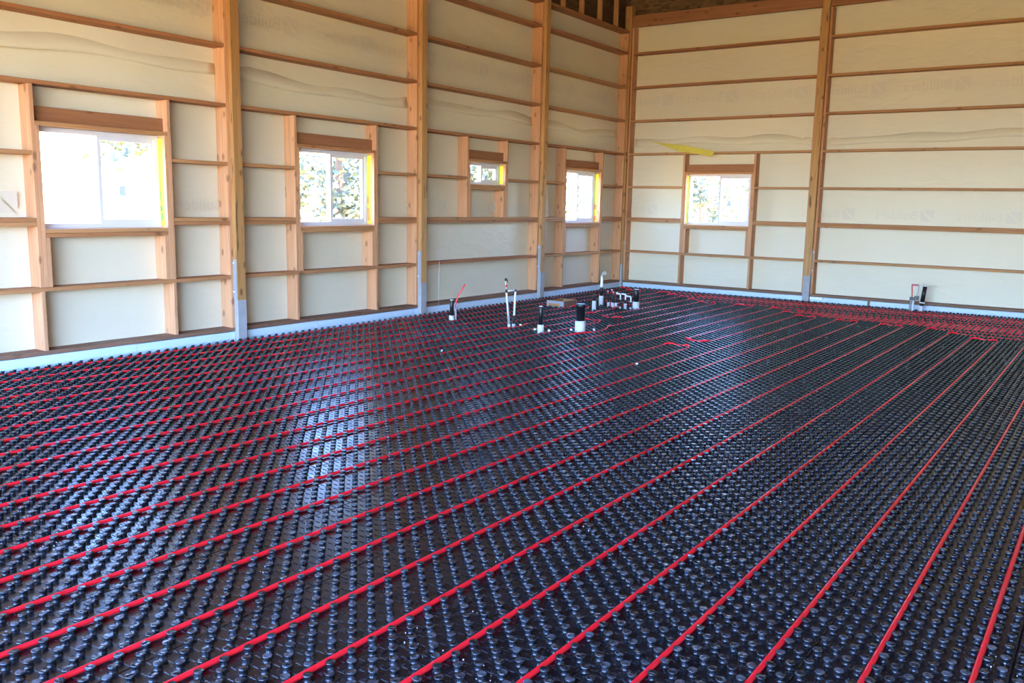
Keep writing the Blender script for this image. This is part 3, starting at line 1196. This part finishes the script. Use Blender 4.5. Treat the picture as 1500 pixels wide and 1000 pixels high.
tube([(X(9), YE), (X(9), Yn(31)), (X(10), Yn(30)), (X(10), YE)], 'red heating tube loop below the back wall window, tenth and eleventh runs')
tube([(X(11), YE), (X(11), Yn(31)), (XE, Yn(31))], 'red heating tube, twelfth run from the left wall, turning right along back wall')
tube([(XE, Yn(38)), (X(12), Yn(38)), (X(12), -5.68), (X(13), -5.72), (X(13), Yn(45)), (X(14), Yn(45)), (X(14), YE)],
     'red heating tube with a loop facing the camera in mid floor, then back wall loop')
tube([(X(12), YE), (X(12), -6.12), (X(13), -6.12), (X(13), YE)], 'red heating tube loop ending in mid floor with its bend facing the back wall')
tube([(X(15), YE), (X(15), Yn(47)), (X(16), Yn(47)), (X(16), YE)], 'red heating tube loop reaching the foot of the back wall post')
tube([(X(17), YE), (X(17), Yn(48)), (X(18), Yn(48)), (X(18), YE)], 'red heating tube loop below the pair of stubs at the back wall')
tube([(X(19), YE), (X(19), Yn(47)), (XE, Yn(47))], 'red heating tube, twentieth run from the left wall, turning right along back wall')
tube([(X(20), YE), (X(20), Yn(53)), (XE, Yn(53))], 'red heating tube, twenty-first run from the left wall, turning right along back wall')
tube([(X(21), YE), (X(21), Yn(60)), (X(22), Yn(60)), (X(22), YE)], 'rightmost red heating tube loop whose bend is in view')
tube([(X(23), YE), (X(23), Yn(62)), (XE, Yn(62))], 'red heating tube leaving the right edge of the picture just below the loop')
tube([(X(24), YE), (X(24), Yn(66)), (XE, Yn(66))], 'red heating tube second from the right along the bottom edge')
tube([(X(25), YE), (X(25), Yn(70)), (X(26), Yn(70)), (X(26), YE)], 'rightmost red heating tube along the bottom edge of the picture')
for m in (27,):
    tube([(X(m), YE), (X(m), Yn(70)), (X(m + 1), Yn(70)), (X(m + 1), YE)], 'red heating tube loop just beyond the right edge of the picture', 'red heating tubes')
tube([(XE, Yn(42)), (4.45, Yn(42)), (4.45, Yn(40)), (XE, Yn(40))], 'narrow red heating tube loop along the back wall right of the post', rad=0.05)
tube([(XE, Yn(36)), (4.05, Yn(36)), (4.05, Yn(34)), (XE, Yn(34))], 'narrow red heating tube loop along the back wall in front of the post', rad=0.05)
tube([(XE, Yn(14)), (1.95, Yn(14)), (1.95, Yn(13)), (XE, Yn(13))], 'tightly doubled red heating tube nearest the foam below the back wall window', rad=0.025)


# ------------------------------------------------------------------ plumbing stubs
def cyl(name, r, z0, z1, mat, parent, loc=(0, 0), seg=20, rim=0.0):
    prof = [(r, z0), (r, z1 - 0.004), (r - 0.003, z1)]
    if rim:
        prof = [(r, z0), (r, z1 - 0.05), (r + rim, z1 - 0.048), (r + rim, z1 - 0.006), (r + rim - 0.006, z1), (r * 0.6, z1 - 0.002)]
    return lathe(name, prof, mat, parent, (loc[0], loc[1], 0), seg)


def capped_stub(x, y, r_sleeve, z_sleeve, r_pipe, z_top, label, cap=M_WHITE, tilt=(0, 0), rim=0.0, capname='cap'):
    o = empty('pipe_stub', (x, y, 0))
    tag(o, label, 'pipe', 'pipe stubs standing up through the floor')
    cyl('sleeve', r_sleeve, -0.052, z_sleeve, M_SLEEVE, o)
    cyl('pipe', r_pipe, z_sleeve, z_top, M_PIPE_BLACK, o, rim=rim)
    if cap is not None:
        c = lathe(capname, [(r_pipe * 0.9, z_top + 0.0005), (r_pipe * 0.92, z_top + 0.006), (r_pipe * 0.6, z_top + 0.010)], cap, o)
    o.rotation_euler = (tilt[0], tilt[1], 0)
    return o


capped_stub(0.768, -6.241, 0.036, 0.075, 0.027, 0.280, 'slim black pipe stub with white cap beside the rising red tube')
capped_stub(2.270, -6.340, 0.040, 0.105, 0.028, 0.330, 'black pipe stub in pale sleeve left of the thickest stub')
capped_stub(2.613, -5.955, 0.067, 0.150, 0.054, 0.362, 'thickest black pipe stub with a wide lip in a pale sleeve', cap=None, rim=0.012)
capped_stub(1.592, -3.830, 0.032, 0.150, 0.021, 0.247, 'thin short black stub in a tall pale sleeve near the corner', cap=M_PIPE_BLACK)
capped_stub(1.986, -3.218, 0.051, 0.122, 0.045, 0.308, 'stout black pipe stub right of the white-topped cluster', cap=M_SLEEVE)

# grey conduit with the red tube curling out of it
o = empty('conduit_stub', (0.792, -6.190, 0)); tag(o, 'thin grey conduit with a red tube curving up out of it', 'pipe', 'pipe stubs standing up through the floor')
mesh_obj('conduit', sweep_mesh('conduit', [(0.012, 0, -0.052), (0, 0, 0.168)], 0.011, 10), M_GREY, o)
mesh_obj('red_tube', sweep_mesh('red_tube', fillet([(0.0, 0, 0.170), (0.0, 0.0, 0.24), (0.035, 0.03, 0.36), (0.10, 0.075, 0.50)], 0.12), 0.0085, 8), M_PEX, o)

# tall paired white risers with a valve
o = empty('water_riser', (1.735, -6.21, 0)); tag(o, 'pair of white water risers joined by a crossbar with a red-handled valve', 'pipe', 'pipe stubs standing up through the floor')
for (x0, y0, x1, y1, zt) in ((-0.012, -0.03, -0.045, -0.062, 0.455), (0.012, 0.028, 0.02, 0.045, 0.468)):
    dxx, dyy = (x1 - x0) / zt, (y1 - y0) / zt
    P_ = lambda z: (x0 + dxx * z, y0 + dyy * z, z)
    mesh_obj('sleeve', sweep_mesh('sleeve', [P_(-0.052), P_(0.050)], 0.021, 12), M_SLEEVE, o)
    mesh_obj('collar', sweep_mesh('collar', [P_(0.0502), P_(0.158)], 0.016, 12), M_GREY if x0 < 0 else M_PIPE_BLACK, o)
    mesh_obj('riser', sweep_mesh('riser', [P_(0.1585), P_(zt)], 0.0125, 12), M_WHITE, o)
mesh_obj('crossbar', sweep_mesh('crossbar', [(-0.040, -0.048, 0.475), (0.014, 0.040, 0.482)], 0.010, 10), M_WHITE, o)
mesh_obj('elbow', sweep_mesh('elbow', [(-0.045, -0.062, 0.456), (-0.046, -0.063, 0.495)], 0.016, 10), M_PIPE_BLACK, o)
mesh_obj('elbow', sweep_mesh('elbow', [(0.02, 0.046, 0.469), (0.02, 0.047, 0.492)], 0.014, 10), M_PIPE_BLACK, o)
vv = mesh_obj('valve', sweep_mesh('valve', [(-0.046, -0.064, 0.4955), (-0.052, -0.075, 0.605)], 0.011, 10), M_BRASS, o)
mesh_obj('valve_handle', sweep_mesh('valve_handle', [(-0.046, -0.066, 0.530), (-0.048, -0.068, 0.556)], 0.0145, 10), M_REDPART, vv)
mesh_obj('valve_cap', sweep_mesh('valve_cap', [(-0.052, -0.0752, 0.606), (-0.052, -0.076, 0.640)], 0.013, 10), M_PIPE_BLACK, vv)
mesh_obj('lever', sweep_mesh('lever', [(-0.040, -0.060, 0.632), (-0.036, -0.052, 0.585)], 0.005, 6), M_PIPE_BLACK, vv)

# tapering white riser with a coil on top near the corner
o = empty('tapered_riser', (1.343, -3.173, 0)); tag(o, 'tall stub with a ribbed white cone and a small ring on top', 'pipe', 'pipe stubs standing up through the floor')
cyl('sleeve', 0.036, -0.052, 0.160, M_SLEEVE, o)
cyl('pipe', 0.028, 0.160, 0.295, M_PIPE_BLACK, o)
prof = []
for k in range(9):
    z = 0.2955 + k * 0.021
    r = 0.030 - 0.0016 * k
    prof += [(r, z), (r, z + 0.011), (r * 0.86, z + 0.014), (r * 0.86, z + 0.0205)]
lathe('ribbed_cone', prof, M_WHITE, o)
ring = [Vector((0.035 + 0.020 * math.cos(t), 0.02 + 0.012 * math.cos(t), 0.520 + 0.024 * math.sin(t))) for t in [math.pi * 2 * k / 16 for k in range(17)]]
mesh_obj('ring', sweep_mesh('ring', ring, 0.006, 6), M_WHITE, o)
mesh_obj('stem', sweep_mesh('stem', [(0.0, 0.0, 0.484), (0.012, 0.006, 0.530)], 0.005, 6), M_WHITE, o)


# cluster of stubs: red-tipped tubes and black pipes with white bends
def red_stub(x, y, h, lean, label):
    o = empty('red_tipped_stub', (x, y, 0)); tag(o, label, 'pipe', 'pipe stubs standing up through the floor')
    mesh_obj('sleeve', sweep_mesh('sleeve', [(0, 0, -0.052), (0, 0, 0.075)], 0.020, 12), M_SLEEVE, o)
    mesh_obj('pipe', sweep_mesh('pipe', [(0, 0, 0.0752), (lean * 0.8, 0, h - 0.045)], 0.015, 12), M_PIPE_BLACK, o)
    mesh_obj('red_tip', sweep_mesh('red_tip', [(lean * 0.8, 0, h - 0.0448), (lean, 0, h - 0.012)], 0.0125, 10), M_REDPART, o)
    mesh_obj('white_cap', sweep_mesh('white_cap', [(lean, 0, h - 0.0118), (lean, 0, h)], 0.014, 10), M_WHITE, o)
    return o


red_stub(1.515, -3.245, 0.255, -0.015, 'leftmost red-tipped stub of the cluster near the corner')
red_stub(1.555, -3.195, 0.275, -0.01, 'tallest red-tipped stub of the cluster near the corner')
red_stub(1.605, -3.255, 0.250, 0.0, 'red-tipped stub third from left in the cluster')
red_stub(1.648, -3.235, 0.245, 0.01, 'rightmost red-tipped stub next to the white bends')


def bend_stub(x, y, h, arm, label, low=False):
    o = empty('white_bend_stub', (x, y, 0)); tag(o, label, 'pipe', 'pipe stubs standing up through the floor')
    mesh_obj('sleeve', sweep_mesh('sleeve', [(0, 0, -0.052), (0, 0, 0.085 if low else 0.03)], 0.022 if low else 0.016, 12), M_SLEEVE, o)
    mesh_obj('pipe', sweep_mesh('pipe', [(0, 0, 0.0855 if low else 0.0305), (0, 0, h - 0.075)], 0.014, 12), M_PIPE_BLACK, o)
    mesh_obj('white_riser', sweep_mesh('white_riser', [(0, 0, h - 0.0745), (0, 0, h - 0.004)], 0.011, 10), M_WHITE, o)
    mesh_obj('white_arm', sweep_mesh('white_arm', fillet([(0.0, 0, h - 0.003), (0, 0, h + 0.012), (arm * 0.72, arm * 0.45, h + 0.022)], 0.01), 0.011, 10), M_WHITE, o)
    return o


bend_stub(1.755, -3.300, 0.215, -0.085, 'leftmost of three black stubs with white bends')
bend_stub(1.843, -3.300, 0.215, -0.075, 'middle of three black stubs with white bends', low=True)
bend_stub(1.925, -3.275, 0.185, -0.085, 'rightmost of three black stubs with white bends, against the stout stub')

# open tub box set into the floor
o = empty('tub_box', (0.91, -3.66, 0)); tag(o, 'open shallow grey and brown box set in the floor by the left wall', 'box')
bx0, bx1, by0, by1, bh = -0.155, 0.155, -0.20, 0.20, 0.095
for nm, lo, hi, mt in (('side', (bx0, by0, -0.052), (bx1, by0 + 0.016, bh), M_GREY), ('side', (bx0, by1 - 0.016, -0.052), (bx1, by1, bh), M_FIR),
                       ('side', (bx0, by0 + 0.0165, -0.052), (bx0 + 0.016, by1 - 0.0165, bh), M_HEADER), ('side', (bx1 - 0.016, by0 + 0.0165, -0.052), (bx1, by1 - 0.0165, bh), M_TREATED),
                       ('bottom', (bx0 + 0.0165, by0 + 0.0165, -0.052), (bx1 - 0.0165, by1 - 0.0165, -0.03), M_TREATED),
                       ('divider', (-0.10, by0 + 0.0165, 0.03), (-0.085, by1 - 0.0165, bh - 0.004), M_FIR)):
    c0 = Vector(((lo[0] + hi[0]) / 2, (lo[1] + hi[1]) / 2, lo[2]))
    mesh_obj(nm, box_mesh(nm, [lo[i] - c0[i] for i in range(3)], [hi[i] - c0[i] for i in range(3)]), mt, o, c0)
mesh_obj('label_plate', box_mesh('label_plate', (-0.145, -0.003, 0), (0.05, 0, 0.05)), M_FIR, o, (0.03, by0 - 0.0005, 0.005))

# stubs at the back wall
o = empty('conduit_pair', (5.392, -0.245, 0)); tag(o, 'pair of grey conduits at the back wall bridged by a thin red tube', 'pipe', 'stubs at the back wall')
for dx in (-0.018, 0.022):
    mesh_obj('conduit', sweep_mesh('conduit', [(dx - 0.005, 0, -0.052), (dx, 0, 0.185)], 0.017, 12), M_GREY if dx < 0 else M_SLEEVE, o)
mesh_obj('clamp', box_mesh('clamp', (-0.036, -0.028, 0.186), (0.030, 0.028, 0.235)), M_PIPE_BLACK, o)
mesh_obj('clamp', box_mesh('clamp', (0.031, -0.028, 0.192), (0.088, 0.028, 0.255)), M_PIPE_BLACK, o)
mesh_obj('red_tube', sweep_mesh('red_tube', fillet([(-0.006, 0, 0.236), (-0.020, 0, 0.415), (-0.022, 0, 0.428), (0.075, 0, 0.428)], 0.02), 0.007, 8), M_PEX, o)
mesh_obj('grey_tube', sweep_mesh('grey_tube', [(0.0755, 0, 0.428), (0.080, 0, 0.420), (0.066, 0, 0.256)], 0.007, 8), M_SLEEVE, o)
mesh_obj('crosspiece', sweep_mesh('crosspiece', [(-0.026, 0, 0.443), (0.084, 0, 0.440)], 0.006, 8), M_GREY, o)

o = empty('black_standpipe', (5.515, -0.165, 0)); tag(o, 'leaning black standpipe with a white ring at the back wall', 'pipe', 'stubs at the back wall')
Q = lambda z: (0.09 * z, 0, z)
mesh_obj('sleeve', sweep_mesh('sleeve', [Q(-0.052), Q(0.100)], 0.038, 16), M_SLEEVE, o)
mesh_obj('collar', sweep_mesh('collar', [Q(0.1005), Q(0.140)], 0.035, 16), M_PIPE_BLACK, o)
mesh_obj('white_ring', sweep_mesh('white_ring', [Q(0.1405), Q(0.160)], 0.042, 16), M_WHITE, o)
mesh_obj('pipe', sweep_mesh('pipe', [Q(0.1605), Q(0.410)], 0.032, 16), M_PIPE_BLACK, o)
mesh_obj('cap', sweep_mesh('cap', [Q(0.4105), Q(0.428)], 0.034, 16), M_WHITE, o)

# thin white string hanging from the double girt in the third bay
st = mesh_obj('hanging_string', sweep_mesh('hanging_string', [(0.010, -5.60, 1.30), (0.012, -5.602, 0.9), (0.011, -5.61, 0.45), (0.013, -5.614, 0.09)], 0.0022, 5), M_WHITE)
tag(st, 'thin white string hanging from the girt beside the small high window', 'string')

# ------------------------------------------------------------------ scraps of white foam lying on the panels
chip_bm = bmesh.new()
bmesh.ops.create_icosphere(chip_bm, subdivisions=1, radius=1.0)
for v in chip_bm.verts:
    v.co *= random.uniform(0.7, 1.15)
    v.co.z *= 0.6
CHIP = bm_mesh(chip_bm, 'foam_chip'); CHIP.materials.append(M_SPECK)


def floor_at(u, v, z):
    d = fw + rt2 * ((u - 750) / FPX) + up2 * ((500 - v) / FPX)
    t = (z - CAM_POS.z) / d.z
    return CAM_POS + d * t


CHIPS = [((2.31, -8.30), .016, 'white foam chip lying alone left of mid floor'), ((4.25, -7.6), .016, 'white foam chip lying alone beside a tube in mid floor'),
         ((2.18, -6.33), .022, 'white foam chip left of the slim capped stub'), ((2.36, -6.29), .022, 'white foam chip right of the slim capped stub'),
         ((2.52, -6.02), .018, 'white foam chip left of the thickest stub'), ((2.74, -5.83), .022, 'white foam chip right of the thickest stub'),
         ((1.80, -6.10), .020, 'white foam chip beside the white risers')]
for (x, y), s, lab in CHIPS:
    c = bpy.data.objects.new('foam_chip', CHIP); link(c)
    c.location = (x, y, 0.024 + s * 0.5); c.scale = (s, s, s); c.rotation_euler = (random.random(), random.random(), random.random() * 6)
    tag(c, lab, 'foam chip', 'white foam chips on the panels')
cb = bmesh.new()
rnd = random.Random(3)
spots = [(606, 922), (583, 948), (668, 955), (700, 985), (1455, 975), (1460, 968), (1352, 720), (1150, 735), (855, 770), (730, 815), (690, 900), (640, 960), (1448, 501), (1452, 503), (1475, 502), (1163, 905), (385, 835), (270, 812), (75, 800), (1020, 562), (1030, 460)]
for (u, v) in spots:
    base = floor_at(u, v, 0.004)
    for k in range(rnd.randint(3, 8)):
        p = base + Vector((rnd.gauss(0, 0.03), rnd.gauss(0, 0.03), 0))
        q = (p.x - 0.2286) / 0.3048
        if abs(q - round(q)) * 0.3048 < 0.02:
            continue
        r = rnd.uniform(0.0006, 0.0018)
        m = Matrix.Translation((p.x, p.y, 0.003 + r)) @ Matrix.Rotation(rnd.random() * 6, 4, 'Z') @ Matrix.Diagonal((r * rnd.uniform(1, 2.2), r, r, 1))
        bmesh.ops.create_cube(cb, size=2.0, matrix=m)
cr = mesh_obj('foam_crumbs', bm_mesh(cb, 'foam_crumbs'), M_SPECK)
tag(cr, 'scattered white foam crumbs on the black panels', 'crumbs', kind='stuff')


# ------------------------------------------------------------------ outside
gb = bmesh.new()
# ground in a ring round the building
for (x0, x1, y0, y1) in ((-70, -0.6, -90, 70), (11.8, 80, -90, 70), (-0.6, 11.8, 0.6, 70), (-0.6, 11.8, -90, ROOM_Y0 - 0.2)):
    gb.faces.new([gb.verts.new(q) for q in ((x0, y0, -0.06), (x1, y0, -0.06), (x1, y1, -0.06), (x0, y1, -0.06))])
ground = mesh_obj('ground', bm_mesh(gb, 'ground'), M_GROUND)
tag(ground, 'dry gravel yard outside the barn', kind='structure')


def leaf_cloud(name, seed, n, rx, ry, rz, zc):
    r = random.Random(seed)
    v, f = [], []
    clumps = []
    for k in range(26):
        while True:
            q = Vector((r.uniform(-1, 1), r.uniform(-1, 1), r.uniform(-1, 1)))
            if q.length < 1:
                break
        clumps.append((Vector((q.x * rx, q.y * ry, zc + q.z * rz)), r.uniform(0.35, 0.8)))
    for k in range(n):
        c, s = r.choice(clumps)
        p = c + Vector((r.gauss(0, s * .5), r.gauss(0, s * .5), r.gauss(0, s * .42)))
        a = Vector((r.uniform(-1, 1), r.uniform(-1, 1), r.uniform(-.6, .6))).normalized()
        b_ = a.cross(Vector((r.uniform(-1, 1), r.uniform(-1, 1), r.uniform(-1, 1)))).normalized()
        L, W = r.uniform(.07, .15), r.uniform(.03, .07)
        i = len(v)
        v += [tuple(p - a * L), tuple(p + b_ * W), tuple(p + a * L), tuple(p - b_ * W)]
        f.append((i, i + 1, i + 2, i + 3))
    me = bpy.data.meshes.new(name)
    me.from_pydata(v, [], f)
    return me


def tree(x, y, h, seed, n, rad, label, zc=None):
    o = empty('tree', (x, y, -0.06)); tag(o, label, 'tree', 'trees outside the windows')
    pts = [(0, 0, 0), (0.08, 0.05, h * .3), (-0.04, 0.1, h * .6), (0.05, 0.0, h * .85)]
    mesh_obj('trunk', sweep_mesh('trunk', pts, lambda t: 0.16 * (1 - .7 * t), 8), M_BARK, o)
    lf = mesh_obj('foliage', leaf_cloud('foliage', seed, n, rad, rad, h * .42, zc or h * .55), M_LEAF, o)
    tag(lf, kind='stuff')
    return o


tree(-8.6, 0.6, 5.2, 11, 6500, 2.1, 'dense grey green tree filling the second window of the left wall')
tree(-8.8, -4.2, 6.5, 12, 2200, 1.5, 'tree showing at the top right of the largest left wall window', zc=4.0)
tree(-9.0, 11.0, 5.2, 13, 2600, 2.0, 'tree seen through the corner window of the left wall')
tree(-2.6, 9.8, 4.6, 14, 3000, 2.1, 'olive tree seen through the back wall window')
tree(-6.5, 4.6, 5.0, 15, 3000, 1.6, 'tree seen through the small high window')
